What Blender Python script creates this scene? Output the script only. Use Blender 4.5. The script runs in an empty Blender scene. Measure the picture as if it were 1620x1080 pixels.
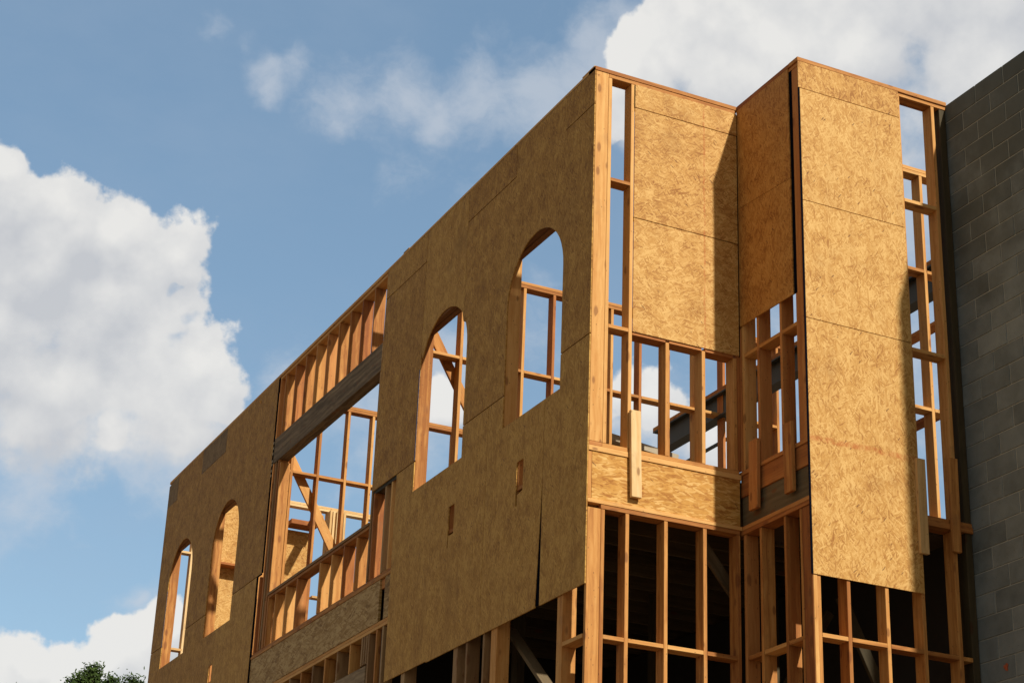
import bpy, bmesh, math, random
from mathutils import Vector, Matrix
random.seed(7)
R_ = math.radians
sc = bpy.context.scene
H = 11.5                       # height of the top plate above the ground; all z below are relative to the top plate

# ------------------------------------------------------------------ camera
cam = bpy.data.cameras.new("camera"); camo = bpy.data.objects.new("camera", cam)
sc.collection.objects.link(camo); sc.camera = camo
yaw, pitch, roll = 0.436913871, 0.406182291, 0.0389306965
F = Vector((math.sin(yaw)*math.cos(pitch), math.cos(yaw)*math.cos(pitch), math.sin(pitch)))
Rt = Vector((math.cos(yaw), -math.sin(yaw), 0)); U = Rt.cross(F)
r = Rt*math.cos(roll) + U*math.sin(roll); u = -Rt*math.sin(roll) + U*math.cos(roll)
camo.matrix_world = Matrix(((r.x, u.x, -F.x, -7.422), (r.y, u.y, -F.y, -14.189), (r.z, u.z, -F.z, H-9.884), (0, 0, 0, 1)))
cam.sensor_width = 36.0; cam.lens = 2967.46/1620*36.0
cam.clip_start = 0.1; cam.clip_end = 6000
sc.render.resolution_x = 1024; sc.render.resolution_y = 682
sc.view_settings.view_transform = 'Standard'; sc.view_settings.look = 'None'
sc.view_settings.exposure = 0.85; sc.view_settings.gamma = 1.0

# ------------------------------------------------------------------ sun
SUNV = Vector((0.30, -1.11, 0.97)).normalized()
elev = math.asin(SUNV.z)
sl = bpy.data.lights.new("sun", 'SUN'); sl.energy = 2.75; sl.angle = R_(1.5); sl.color = (1.0, 0.92, 0.79)
so = bpy.data.objects.new("sun", sl); sc.collection.objects.link(so)
so.rotation_euler = (-SUNV).to_track_quat('-Z', 'Y').to_euler()

# ------------------------------------------------------------------ node helpers
class NT:
    def __init__(s, tree): s.t = tree; s.n = tree.nodes; s.l = tree.links
    def node(s, typ, **kw):
        nd = s.n.new(typ)
        for k, v in kw.items(): setattr(nd, k, v)
        return nd
    def put(s, sock, v):
        if hasattr(v, 'is_linked') or isinstance(v, bpy.types.NodeSocket): s.l.new(v, sock)
        else: sock.default_value = v
    def m(s, op, a, b=None, c=None, clamp=False):
        nd = s.node('ShaderNodeMath', operation=op); nd.use_clamp = clamp
        s.put(nd.inputs[0], a)
        if b is not None: s.put(nd.inputs[1], b)
        if c is not None: s.put(nd.inputs[2], c)
        return nd.outputs[0]
    def v(s, op, a, b=None):
        nd = s.node('ShaderNodeVectorMath', operation=op)
        s.put(nd.inputs[0], a)
        if b is not None: s.put(nd.inputs[1], b)
        return nd.outputs['Value'] if op in ('DISTANCE', 'DOT_PRODUCT', 'LENGTH') else nd.outputs[0]
    def mapping(s, vec, scale=(1,1,1), rot=(0,0,0), loc=(0,0,0)):
        nd = s.node('ShaderNodeMapping'); s.put(nd.inputs['Vector'], vec)
        s.put(nd.inputs['Scale'], scale); s.put(nd.inputs['Rotation'], rot); s.put(nd.inputs['Location'], loc)
        return nd.outputs[0]
    def noise(s, vec, scale, detail=4, rough=.55, out=0, dist=0.0):
        nd = s.node('ShaderNodeTexNoise'); s.put(nd.inputs['Vector'], vec)
        s.put(nd.inputs['Scale'], scale); s.put(nd.inputs['Detail'], detail); s.put(nd.inputs['Roughness'], rough)
        s.put(nd.inputs['Distortion'], dist)
        return nd.outputs[out]
    def voro(s, vec, scale, out='Distance', rnd=1.0, feature='F1'):
        nd = s.node('ShaderNodeTexVoronoi', feature=feature); s.put(nd.inputs['Vector'], vec)
        s.put(nd.inputs['Scale'], scale); s.put(nd.inputs['Randomness'], rnd)
        return nd.outputs[out]
    def ramp(s, fac, stops, interp='LINEAR'):
        nd = s.node('ShaderNodeValToRGB'); nd.color_ramp.interpolation = interp
        e = nd.color_ramp.elements
        while len(e) < len(stops): e.new(0.5)
        for i, (p, c) in enumerate(stops):
            e[i].position = p; e[i].color = (*c, 1) if len(c) == 3 else c
        s.put(nd.inputs[0], fac); return nd.outputs[0]
    def mix(s, fac, a, b, mode='MIX'):
        nd = s.node('ShaderNodeMix', data_type='RGBA', blend_type=mode)
        s.put(nd.inputs[0], fac)
        s.put(nd.inputs[6], (*a, 1) if isinstance(a, tuple) and len(a) == 3 else a)
        s.put(nd.inputs[7], (*b, 1) if isinstance(b, tuple) and len(b) == 3 else b)
        return nd.outputs[2]
    def maprange(s, val, a, b, c=0., d=1., smooth=False):
        nd = s.node('ShaderNodeMapRange'); nd.interpolation_type = 'SMOOTHSTEP' if smooth else 'LINEAR'
        s.put(nd.inputs[0], val)
        for i, x in enumerate((a, b, c, d)): s.put(nd.inputs[i+1], x)
        return nd.outputs[0]

# ------------------------------------------------------------------ sky with clouds (all in world directions)
w = bpy.data.worlds.new("World"); sc.world = w; w.use_nodes = True
w.node_tree.nodes.clear(); N = NT(w.node_tree)
sky = N.node('ShaderNodeTexSky', sky_type='NISHITA'); sky.sun_disc = False
sky.sun_elevation = elev; sky.sun_rotation = math.atan2(SUNV.x, SUNV.y)
sky.air_density = 1.0; sky.dust_density = 1.6; sky.ozone_density = 1.6; sky.altitude = 50
D = N.node('ShaderNodeTexCoord').outputs['Generated']
D = N.v('NORMALIZE', D)
BLOBS = [(0.2224,0.8893,0.3995,0.0226,1.00), (0.2141,0.8938,0.3939,0.0278,1.00), (0.2353,0.8956,0.3776,0.0262,1.00), (0.2202,0.8822,0.4162,0.0146,1.00), (0.2093,0.8979,0.3872,0.0313,1.00), (0.1492,0.9011,0.4070,0.0583,1.00), (0.1950,0.8951,0.4009,0.0451,1.00), (0.2062,0.8863,0.4146,0.0278,1.00), (0.2122,0.8795,0.4260,0.0167,1.00), (0.2168,0.9074,0.3599,0.0452,1.00), (0.1741,0.9198,0.3518,0.0516,1.00), (0.1175,0.9171,0.3809,0.0747,1.00), (0.1231,0.8827,0.4535,0.0157,1.00), (0.1333,0.8906,0.4348,0.0273,1.00), (0.1587,0.8867,0.4342,0.0241,1.00), (0.1850,0.8835,0.4302,0.0208,1.00), (0.2452,0.9027,0.3534,0.0262,1.00), (0.2237,0.8883,0.4012,0.0174,1.00), (0.1002,0.8975,0.4294,0.0372,1.00), (0.2033,0.9206,0.3333,0.0207,1.00), (0.2406,0.9102,0.3372,0.0209,1.00), (0.1657,0.9649,0.2038,0.0319,1.00), (0.1819,0.9592,0.2162,0.0203,1.00), (0.2039,0.9571,0.2057,0.0254,1.00), (0.2168,0.9530,0.2116,0.0204,1.00), (0.2265,0.9491,0.2187,0.0171,1.00), (0.2447,0.9461,0.2123,0.0342,1.00), (0.2305,0.9451,0.2316,0.0164,1.00), (0.2458,0.9385,0.2424,0.0172,1.00), (0.4260,0.7306,0.5336,0.0261,1.00), (0.4112,0.7380,0.5350,0.0157,1.00), (0.4400,0.7153,0.5429,0.0208,1.00), (0.4282,0.7181,0.5486,0.0156,1.00), (0.4604,0.7111,0.5314,0.0521,1.00), (0.5066,0.6808,0.5290,0.0620,1.00), (0.5604,0.6415,0.5239,0.0746,1.00), (0.4185,0.7439,0.5211,0.0245,1.00), (0.4178,0.7559,0.5040,0.0210,1.00), (0.5194,0.6417,0.5643,0.0814,1.00), (0.5688,0.6042,0.5580,0.0869,1.00), (0.4860,0.7089,0.5111,0.0555,1.00), (0.4577,0.7003,0.5478,0.0208,1.00), (0.4805,0.6815,0.5520,0.0275,1.00), (0.4613,0.8098,0.3625,0.0265,1.00), (0.4477,0.8133,0.3717,0.0159,1.00), (0.4902,0.7996,0.3470,0.0264,1.00), (0.3614,0.8584,0.3640,0.0177,1.00)]
WISPS = [(0.2838,0.8159,0.5038,0.0297,1.00), (0.3044,0.8056,0.5083,0.0350,1.05), (0.3252,0.8021,0.5009,0.0263,1.00), (0.2808,0.8242,0.4918,0.0193,0.80), (0.2358,0.8241,0.5150,0.0146,0.72), (0.2476,0.8175,0.5200,0.0139,0.62), (0.2406,0.8286,0.5054,0.0090,0.62), (0.2072,0.8231,0.5288,0.0138,0.50), (0.2214,0.8228,0.5234,0.0111,0.45), (0.3470,0.7865,0.5108,0.0351,0.90), (0.3089,0.8207,0.4807,0.0211,0.45), (0.3740,0.7734,0.5119,0.0403,1.00), (0.3863,0.7613,0.5207,0.0315,1.00), (0.3993,0.7505,0.5266,0.0332,1.30), (0.3899,0.7476,0.5377,0.0244,0.90), (0.4056,0.7350,0.5433,0.0209,1.00), (0.1682,0.9324,0.3198,0.0514,0.90), (0.2525,0.9112,0.3257,0.0418,0.90), (0.2289,0.9385,0.2584,0.0103,0.90), (0.2417,0.9380,0.2484,0.0241,1.00), (0.2148,0.9187,0.3314,0.0416,0.80), (0.3310,0.8784,0.3447,0.0388,0.90), (0.3092,0.8806,0.3590,0.0352,0.80), (0.2825,0.8839,0.3727,0.0193,0.50), (0.3578,0.8525,0.3811,0.0318,0.90), (0.3271,0.8907,0.3157,0.0281,0.50), (0.4970,0.7270,0.4739,0.0907,0.90), (0.5542,0.6963,0.4562,0.0759,1.00), (0.5734,0.7282,0.3755,0.0692,0.80), (0.5145,0.7757,0.3654,0.0315,0.60), (0.4439,0.8264,0.3465,0.0494,0.80), (0.4052,0.8271,0.3895,0.0283,0.30), (0.3960,0.8117,0.4294,0.0212,0.30), (0.3765,0.8047,0.4590,0.0318,0.60)]
def dirset(vec, blobs):
    acc = None
    for (dx, dy, dz, rad, st) in blobs:
        d = N.v('DISTANCE', vec, (dx, dy, dz))
        f = N.m('MULTIPLY_ADD', d, -st/rad, st)
        acc = f if acc is None else N.m('SMOOTH_MAX', acc, f, .28)
    return acc
warp = N.v('SCALE', N.v('SUBTRACT', N.noise(D, 22.0, 4, .55, out=1), (.5, .5, .5)), None)
warp.node.inputs['Scale'].default_value = 0.030
Dw = N.v('ADD', D, warp)
solid = dirset(Dw, BLOBS)
solid_up = dirset(N.v('ADD', Dw, (-.006, -.004, .022)), BLOBS)
# cloud cover added out of view, to keep the ambient light neutral
away = N.maprange(N.v('DISTANCE', D, tuple(F)), 0.42, 0.75, 0, 1, True)
gen = N.m('SUBTRACT', N.m('MULTIPLY', away, N.m('MULTIPLY_ADD', N.noise(D, 2.6, 6, .55), 3.6, -.35)), 1.0)
n1 = N.noise(D, 20.0, 8, .52)
n2 = N.noise(D, 60.0, 5, .55)
n3 = N.noise(D, 170.0, 5, .6)
n1o = N.noise(N.v('ADD', D, (-0.008, -0.004, 0.010)), 20.0, 8, .52)
dens = N.m('ADD', N.m('MAXIMUM', solid, gen), N.m('MULTIPLY_ADD', n1, 1.7, -.80))
dens = N.m('ADD', dens, N.m('ADD', N.m('MULTIPLY_ADD', n2, .70, -.35), N.m('MULTIPLY_ADD', n3, .20, -.10)))
soft = N.maprange(N.m('SUBTRACT', solid_up, solid), -.02, .10, 0, 1, True)
mask = N.m('ADD', N.m('MULTIPLY', N.maprange(dens, -.02, 0.20, 0, 1, True), N.m('SUBTRACT', 1.0, soft)), N.m('MULTIPLY', N.maprange(dens, -.05, .62, 0, 1, True), soft))
wd = N.m('ADD', dirset(Dw, WISPS), N.m('MULTIPLY_ADD', N.noise(N.mapping(Dw, (1, 1, 1.3)), 13.0, 9, .64), 2.5, -1.33))
wmask = N.m('MULTIPLY', N.maprange(wd, -0.10, 0.85, 0, 1, True), 0.62)
relief = N.m('MULTIPLY', N.m('SUBTRACT', n1, n1o), 2.1)
big = N.noise(D, 11.0, 5, .55)
lit = N.m('ADD', N.m('MULTIPLY', N.m('SUBTRACT', solid, solid_up), .7), N.m('ADD', relief, N.m('MULTIPLY_ADD', big, 1.5, -.30)), clamp=True)
K = 1/.12/1.80
ccol = N.mix(lit, (0.57*K, 0.585*K, 0.615*K), (0.83*K, 0.82*K, 0.795*K))
ccol = N.mix(away, ccol, (0.34*K, 0.325*K, 0.29*K))       # unseen overcast, toned duller and warmer to shape the ambient light
thin = N.maprange(N.noise(N.mapping(D, (1, 1, 2.2)), 5.5, 6, .6), 0.40, 0.75, 0.0, 0.22, True)
skyc = N.mix(1.0, sky.outputs[0], (0.80, 0.80, 0.70), 'MULTIPLY')
base = N.mix(thin, skyc, (0.40*K, 0.47*K, 0.58*K))
base = N.mix(.30, base, (0.225*K, 0.385*K, 0.585*K))
base = N.mix(N.m('MULTIPLY', away, .6), base, (0.29*K, 0.30*K, 0.29*K))  # unseen sky greyed for neutral ambient light
base = N.mix(wmask, base, (0.60*K, 0.64*K, 0.70*K))
bg1 = N.mix(N.m('MULTIPLY', mask, 0.96), base, ccol)
bg = N.node('ShaderNodeBackground'); N.put(bg.inputs[0], bg1); bg.inputs[1].default_value = 0.12
wo = N.node('ShaderNodeOutputWorld'); N.l.new(bg.outputs[0], wo.inputs[0])

# ------------------------------------------------------------------ materials
def mat(name):
    m = bpy.data.materials.new(name); m.use_nodes = True
    n = NT(m.node_tree); bs = m.node_tree.nodes['Principled BSDF']
    return m, n, bs
def wood_mat(name, c_lo, c_mid, c_hi, rough=.72, weather=0.0, bri=1.0):
    m, n, bs = mat(name)
    tc = n.node('ShaderNodeTexCoord').outputs['Object']
    oi = n.node('ShaderNodeObjectInfo').outputs['Random']
    off = n.node('ShaderNodeCombineXYZ')
    n.put(off.inputs[0], n.m('MULTIPLY', oi, 37.0)); n.put(off.inputs[1], n.m('MULTIPLY', oi, 91.0)); n.put(off.inputs[2], n.m('MULTIPLY', oi, 53.0))
    p = n.v('ADD', tc, off.outputs[0])
    # growth rings: stretched, distorted bands
    pw = n.v('ADD', n.mapping(p, (14, 14, .55)), n.mapping(n.noise(p, 3.0, 2, .5, out=1), (.9, .9, .9)))
    rings = n.noise(pw, 1.6, 3, .55)
    fine = n.noise(n.mapping(p, (150, 150, 2.2)), 1.0, 4, .6)
    tone = n.m('ADD', n.m('MULTIPLY', rings, .8), n.m('MULTIPLY', fine, .30))
    tone = n.m('ADD', tone, n.m('MULTIPLY_ADD', oi, .46, -.27))
    col = n.ramp(tone, [(.25, c_lo), (.50, c_mid), (.78, c_hi)])
    # knots
    kv = n.mapping(p, (10, 10, 4.2))
    kd = n.voro(kv, 1.0); kr = n.voro(kv, 1.0, out='Color')
    sep = n.node('ShaderNodeSeparateColor'); n.put(sep.inputs[0], kr)
    ksz = n.m('MULTIPLY', n.m('SUBTRACT', sep.outputs[0], .42), .62)
    kn = n.m('SUBTRACT', 1.0, n.maprange(kd, n.m('MULTIPLY', ksz, .55), n.m('ADD', ksz, .02), 0, 1, True), clamp=True)
    kn = n.m('MULTIPLY', kn, n.m('GREATER_THAN', ksz, 0.04))
    col = n.mix(n.m('MULTIPLY', kn, .62), col, (.19*bri, .065*bri, .022*bri))
    # small dark specks: nail heads, pitch pockets
    sd = n.voro(n.mapping(p, (34, 34, 15)), 1.0); 
    sp = n.m('MULTIPLY', n.m('LESS_THAN', sd, .13), n.m('GREATER_THAN', n.noise(p, 6.0, 1), .52))
    col = n.mix(n.m('MULTIPLY', sp, .6), col, (.07, .035, .02))
    # handling dirt
    dirt = n.maprange(n.noise(p, 3.5, 5, .65), .55, .78, 0, .35, True)
    col = n.mix(dirt, col, (.20*bri, .115*bri, .06*bri))
    if weather: 
        wv = n.maprange(n.noise(n.mapping(p, (30, 30, 1.3)), 1.0, 5, .7), .3, .7, weather*.5, weather, True)
        col = n.mix(wv, col, (.20, .135, .065))
    n.put(bs.inputs['Base Color'], col); bs.inputs['Roughness'].default_value = rough
    bs.inputs['Specular IOR Level'].default_value = .25
    bp = n.node('ShaderNodeBump'); bp.inputs['Strength'].default_value = .25; bp.inputs['Distance'].default_value = .002
    n.put(bp.inputs['Height'], n.m('ADD', fine, n.m('MULTIPLY', rings, .6))); n.l.new(bp.outputs[0], bs.inputs['Normal'])
    return m
M_fir = wood_mat('fir_lumber', (.33, .122, .030), (.56, .262, .072), (.71, .405, .140))
M_red = wood_mat('red_fir_lumber', (.27, .088, .025), (.44, .165, .044), (.57, .26, .08))
M_old = wood_mat('weathered_lumber', (.24, .13, .055), (.38, .22, .10), (.50, .33, .16), weather=.25)
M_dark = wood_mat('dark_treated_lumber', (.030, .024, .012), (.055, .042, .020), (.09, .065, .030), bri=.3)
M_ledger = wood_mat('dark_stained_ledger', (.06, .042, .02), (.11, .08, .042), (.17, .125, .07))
M_pale = wood_mat('pale_lumber', (.47, .28, .105), (.66, .42, .18), (.78, .57, .30))  # paler lumber tone for the end wall and some scab boards
M_hdr = wood_mat('dark_header', (.12, .05, .018), (.22, .095, .035), (.32, .15, .06))  # darker red-brown tone for the window headers
M_beam = wood_mat('weathered_header', (.10, .065, .034), (.26, .18, .10), (.50, .38, .23), weather=.05)

def osb_mat(name, ang=0.0, spread=0.55, big=1.0, lo=(.32, .135, .030), mid=(.52, .275, .072), hi=(.68, .425, .15), dirt=.35, contrast=.95, line=None):
    m, n, bs = mat(name)
    tc = n.node('ShaderNodeTexCoord').outputs['Object']
    oi = n.node('ShaderNodeObjectInfo').outputs['Random']
    off = n.node('ShaderNodeCombineXYZ')
    n.put(off.inputs[0], n.m('MULTIPLY', oi, 31.0)); n.put(off.inputs[1], n.m('MULTIPLY', oi, 77.0)); 
    p = n.v('ADD', n.v('MULTIPLY', tc, (1, 1, .15)), off.outputs[0])
    jit = n.v('SUBTRACT', n.noise(p, 7.0, 2, .5, out=1), (.5, .5, .5))
    jn = n.v('SCALE', jit); jn.node.inputs['Scale'].default_value = .022*big
    pj = n.v('ADD', p, jn)
    layers = []
    for k, (da, sl, sw) in enumerate(((0, 11, 62), (spread, 14, 90), (-spread, 12, 70), (spread*2.1, 17, 80), (-spread*1.8, 16, 100))):
        q = n.mapping(pj, (1, 1, 1), (0, 0, ang+da), (k*3.7, k*1.9, k*.6))
        q = n.mapping(q, (sl/big, sw/big, 1))
        cn = n.voro(q, 1.0, out='Color')
        s = n.node('ShaderNodeSeparateColor'); n.put(s.inputs[0], cn); layers.append((s.outputs[0], s.outputs[1]))
    val, dep = layers[0]
    for v2, d2 in layers[1:]:
        g = n.m('GREATER_THAN', d2, dep)
        mx = n.node('ShaderNodeMix', data_type='FLOAT'); n.put(mx.inputs[0], g); n.put(mx.inputs[2], val); n.put(mx.inputs[3], v2)
        val = mx.outputs[0]; dep = n.m('MAXIMUM', dep, d2)
    fib = n.noise(n.mapping(n.mapping(pj, (1, 1, 1), (0, 0, ang)), (14, 160, 1)), 1.0, 3, .6)
    tone = n.m('ADD', n.m('MULTIPLY_ADD', n.m('SUBTRACT', val, .5), .66*contrast, .53), n.m('MULTIPLY_ADD', fib, .34, -.17))
    tone = n.m('ADD', tone, n.m('MULTIPLY_ADD', oi, .22, -.11))
    tone = n.m('ADD', tone, n.m('MULTIPLY_ADD', n.noise(p, 4.5, 5, .65), .95, -.475))
    col = n.ramp(tone, [(.12, lo), (.48, mid), (.90, hi)])
    # odd dark strands and bark
    q = n.mapping(n.mapping(pj, (1, 1, 1), (0, 0, ang+.7)), (8, 40, 1))
    bd = n.voro(q, 1.0); bc = n.node('ShaderNodeSeparateColor'); n.put(bc.inputs[0], n.voro(q, 1.0, out='Color'))
    bark = n.m('MULTIPLY', n.m('LESS_THAN', n.m('ADD', bd, n.m('MULTIPLY_ADD', n.noise(p, 60, 3), .5, -.25)), .20), n.m('GREATER_THAN', bc.outputs[0], .93))
    col = n.mix(n.m('MULTIPLY', bark, .75), col, (.12, .045, .015))
    bnd = n.noise(n.mapping(n.mapping(p, (1, 1, 1), (0, 0, 0)), (5.0, .35, 1)), 1.0, 3, .5)
    col = n.mix(n.maprange(bnd, .5, .75, 0, dirt*.55, True), col, (lo[0]*.9, lo[1]*.85, lo[2]*.8))
    # rain stains
    st = n.maprange(n.noise(p, 1.7, 6, .65), .52, .80, 0, dirt, True)
    col = n.mix(st, col, (lo[0]*.72, lo[1]*.72, lo[2]*.8))
    if line:   # a rusty drip or chalk line along one joint: (axis, position, width, strength)
        sx = n.node('ShaderNodeSeparateXYZ'); n.put(sx.inputs[0], tc)
        d = n.m('ABSOLUTE', n.m('SUBTRACT', n.m('ADD', sx.outputs[line[0]], n.m('MULTIPLY_ADD', n.noise(tc, 4.0, 4), .05, -.025)), line[1]))
        lf = n.m('MULTIPLY', n.m('SUBTRACT', 1.0, n.maprange(d, line[2]*.3, line[2], 0, 1, True)), n.maprange(n.noise(tc, 9.0, 5, .65), .36, .62, 0, line[3], True))
        col = n.mix(lf, col, (.42, .105, .022))
    n.put(bs.inputs['Base Color'], col); bs.inputs['Roughness'].default_value = .68
    bs.inputs['Specular IOR Level'].default_value = .25
    bp = n.node('ShaderNodeBump'); bp.inputs['Strength'].default_value = .35; bp.inputs['Distance'].default_value = .0022
    n.put(bp.inputs['Height'], n.m('ADD', dep, n.m('MULTIPLY', fib, .4))); n.l.new(bp.outputs[0], bs.inputs['Normal'])
    return m
M_osb_h = osb_mat('osb_strands_across', 0.0, .50)
M_osb_stain = osb_mat('osb_with_rusty_line', math.pi/2, .50, line=(1, .05, .04, .6))
M_osb_chalk = osb_mat('osb_with_chalk_line', 0.0, .50, line=(0, .205, .014, .6))
M_osb_v = osb_mat('osb_strands_upright', math.pi/2, .50)
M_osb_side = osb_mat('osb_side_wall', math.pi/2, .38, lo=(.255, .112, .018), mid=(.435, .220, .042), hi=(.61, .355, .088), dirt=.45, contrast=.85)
M_osb_old = osb_mat('osb_greyed', math.pi/2, .38, lo=(.12, .064, .022), mid=(.20, .115, .04), hi=(.30, .19, .08), dirt=.4, contrast=.75)
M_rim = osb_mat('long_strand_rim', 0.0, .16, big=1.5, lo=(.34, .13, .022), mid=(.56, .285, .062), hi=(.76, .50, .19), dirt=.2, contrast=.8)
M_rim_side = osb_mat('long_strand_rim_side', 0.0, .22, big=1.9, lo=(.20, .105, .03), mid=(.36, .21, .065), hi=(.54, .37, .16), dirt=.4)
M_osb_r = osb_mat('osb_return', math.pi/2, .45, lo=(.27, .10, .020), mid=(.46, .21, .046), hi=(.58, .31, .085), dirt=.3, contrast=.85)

def flat_mat(name, col, rough=.8, metal=0., var=.25, scale=8):
    m, n, bs = mat(name)
    tc = n.node('ShaderNodeTexCoord').outputs['Object']
    f = n.noise(tc, scale, 5, .6)
    n.put(bs.inputs['Base Color'], n.mix(f, tuple(c*(1-var) for c in col), tuple(c*(1+var) for c in col)))
    bs.inputs['Roughness'].default_value = rough; bs.inputs['Metallic'].default_value = metal
    return m
M_black = flat_mat('black_flashing_gap', (.005, .006, .012), 1.0); M_black.node_tree.nodes['Principled BSDF'].inputs['Specular IOR Level'].default_value = 0
M_shade = flat_mat('dark_shade_panel', (.020, .016, .011), .9)  # near-black colour put in to keep the lower storey dark
M_blue = flat_mat('blue_wrap_edge', (.03, .035, .13), .6)
M_steel = flat_mat('grey_primed_steel', (.055, .066, .070), .55, 0.2, .25, 4)
M_deck = flat_mat('plywood_deck', (.07, .045, .025), .85)
M_ply_pale = flat_mat('pale_board', (.42, .36, .26), .8)

# ------------------------------------------------------------------ building blocks
col_ = sc.collection
def empty(name, loc=(0,0,0)):
    o = bpy.data.objects.new(name, None); col_.objects.link(o); o.location = loc; o.empty_display_size = .3; return o
def link(name, me, parent=None, m=None):
    o = bpy.data.objects.new(name, me); col_.objects.link(o)
    if parent is not None: o.parent = parent
    if m is not None and not me.materials: me.materials.append(m)
    return o
def bm_box(bm, lo, hi, bev=0.0, M=None):
    vs = [bm.verts.new(M @ Vector((x, y, z)) if M else Vector((x, y, z))) for x in (lo[0], hi[0]) for y in (lo[1], hi[1]) for z in (lo[2], hi[2])]
    fs = [(0,1,3,2), (4,6,7,5), (0,4,5,1), (2,3,7,6), (0,2,6,4), (1,5,7,3)]
    faces = [bm.faces.new([vs[i] for i in f]) for f in fs]
    if bev:
        es = list({e for f in faces for e in f.edges})
        bmesh.ops.bevel(bm, geom=es, offset=bev, segments=1, affect='EDGES')
    return faces
_cache = {}
def bar(name, parent, x, y, z, m=None, label=None, bev=.0028, jit=True, tilt=None):
    """one piece of lumber as its own object; long axis is local Z"""
    lo = Vector((min(x), min(y), min(z))); hi = Vector((max(x), max(y), max(z)))
    s = hi-lo; c = (hi+lo)/2
    ax = max(range(3), key=lambda i: s[i])
    if ax == 2: Rm = Matrix.Identity(3); d = (s.x, s.y, s.z)
    elif ax == 1: Rm = Matrix(((1,0,0),(0,0,1),(0,-1,0))); d = (s.x, s.z, s.y)
    else: Rm = Matrix(((0,0,1),(0,1,0),(-1,0,0))); d = (s.z, s.y, s.x)
    key = (tuple(round(v, 4) for v in d), m.name if m else '')
    if key in _cache: me = _cache[key]
    else:
        bm = bmesh.new(); bm_box(bm, [-v/2 for v in d], [v/2 for v in d], bev)
        me = bpy.data.meshes.new(name); bm.to_mesh(me); bm.free(); me.materials.append(m or M_fir); _cache[key] = me
    o = link(name, me, parent)
    M4 = Rm.to_4x4()
    if ax == 2 and jit and s.z > .8:
        M4 = Matrix.Rotation(random.uniform(-.006, .006), 4, 'Z') @ M4
    if tilt: M4 = Matrix.Rotation(tilt[0], 4, tilt[1]) @ M4
    M4.translation = (c.x, c.y, c.z+H)
    o.matrix_basis = M4
    if label: o['label'] = label
    return o
def poly_panel(name, parent, pts, plane, t, m, label=None, base=None):
    """sheet with an outline; pts = list of loops [(a, z)...]; plane 'x': a = y, on x=base..base+t ; 'y': a = x"""
    bm = bmesh.new()
    loops = pts if isinstance(pts[0][0], (tuple, list)) else [pts]
    allp = [p for l in loops for p in l]
    ca = sum(p[0] for p in allp)/len(allp); cz = sum(p[1] for p in allp)/len(allp)
    for l in loops:
        vs = [bm.verts.new((a-ca, z-cz, 0)) for a, z in l]
        f = bm.faces.new(vs)
        ex = bmesh.ops.extrude_face_region(bm, geom=[f])
        for v in [g for g in ex['geom'] if isinstance(g, bmesh.types.BMVert)]: v.co.z += t
    bmesh.ops.recalc_face_normals(bm, faces=bm.faces)
    bmesh.ops.triangulate(bm, faces=bm.faces)
    me = bpy.data.meshes.new(name); bm.to_mesh(me); bm.free(); me.materials.append(m)
    o = link(name, me, parent)
    if plane == 'x':   # local x -> world y, local y -> world z, local z -> world x
        M4 = Matrix(((0,0,1,base),(1,0,0,ca),(0,1,0,cz+H),(0,0,0,1)))
    else:              # local x -> world x, local y -> world z, local z -> world -y
        M4 = Matrix(((1,0,0,ca),(0,0,-1,base),(0,1,0,cz+H),(0,0,0,1)))
    o.matrix_basis = M4
    if label: o['label'] = label
    return o
def rect(a0, a1, z0, z1): return [(a0, z0), (a1, z0), (a1, z1), (a0, z1)]
def plates(name, parent, boxes, m, label=None):
    """a wall as a part (an Empty) and every plate of it as a piece of its own"""
    e = empty(name, (0, 0, 0)); e.parent = parent
    if label: e['label'] = label
    for k, bx in enumerate(boxes):
        d = [abs(b[1]-b[0]) for b in bx]; upright = d[2] > max(d[0], d[1])
        nm = 'stud' if upright else ('top_plate' if max(bx[2]) > -.1 or -4.7 < min(bx[2]) < -4.45 else 'sole_plate')
        if m in (M_deck, M_osb_old, M_shade): nm = 'deck_panel' if d[2] < .1 else 'wall_panel'
        bar(nm, e, bx[0], bx[1], bx[2], m, jit=False, bev=.0025)
    return e
def tag(o, label=None, cat=None, group=None, kind=None):
    if label: o['label'] = label
    if cat: o['category'] = cat
    if group: o['group'] = group
    if kind: o['kind'] = kind
    return o
S = .038
def pick(): return M_red if random.random() < .3 else M_fir

# ------------------------------------------------------------------ ground (structure)
def ground():
    m, n, bs = mat('dirt_ground')
    tc = n.node('ShaderNodeTexCoord').outputs['Object']
    f = n.noise(tc, .35, 8, .6); g = n.noise(tc, 9, 5, .6)
    c = n.mix(f, (.085, .06, .036), (.15, .11, .07)); c = n.mix(n.m('MULTIPLY', g, .4), c, (.12, .09, .06))
    n.put(bs.inputs['Base Color'], c); bs.inputs['Roughness'].default_value = .95
    bm = bmesh.new(); K = 40; L = 1500
    vs = [[bm.verts.new(((i/K-.5)*2*L, (j/K-.5)*2*L, 0)) for j in range(K+1)] for i in range(K+1)]
    for i in range(K):
        for j in range(K): bm.faces.new((vs[i][j], vs[i+1][j], vs[i+1][j+1], vs[i][j+1]))
    me = bpy.data.meshes.new('ground'); bm.to_mesh(me); bm.free()
    tag(link('ground', me, None, m), kind='structure')
ground()

# ------------------------------------------------------------------ the timber building
B = tag(empty('timber_building'), 'unfinished timber-framed building sheathed in particle board with arched openings', 'building')

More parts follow.
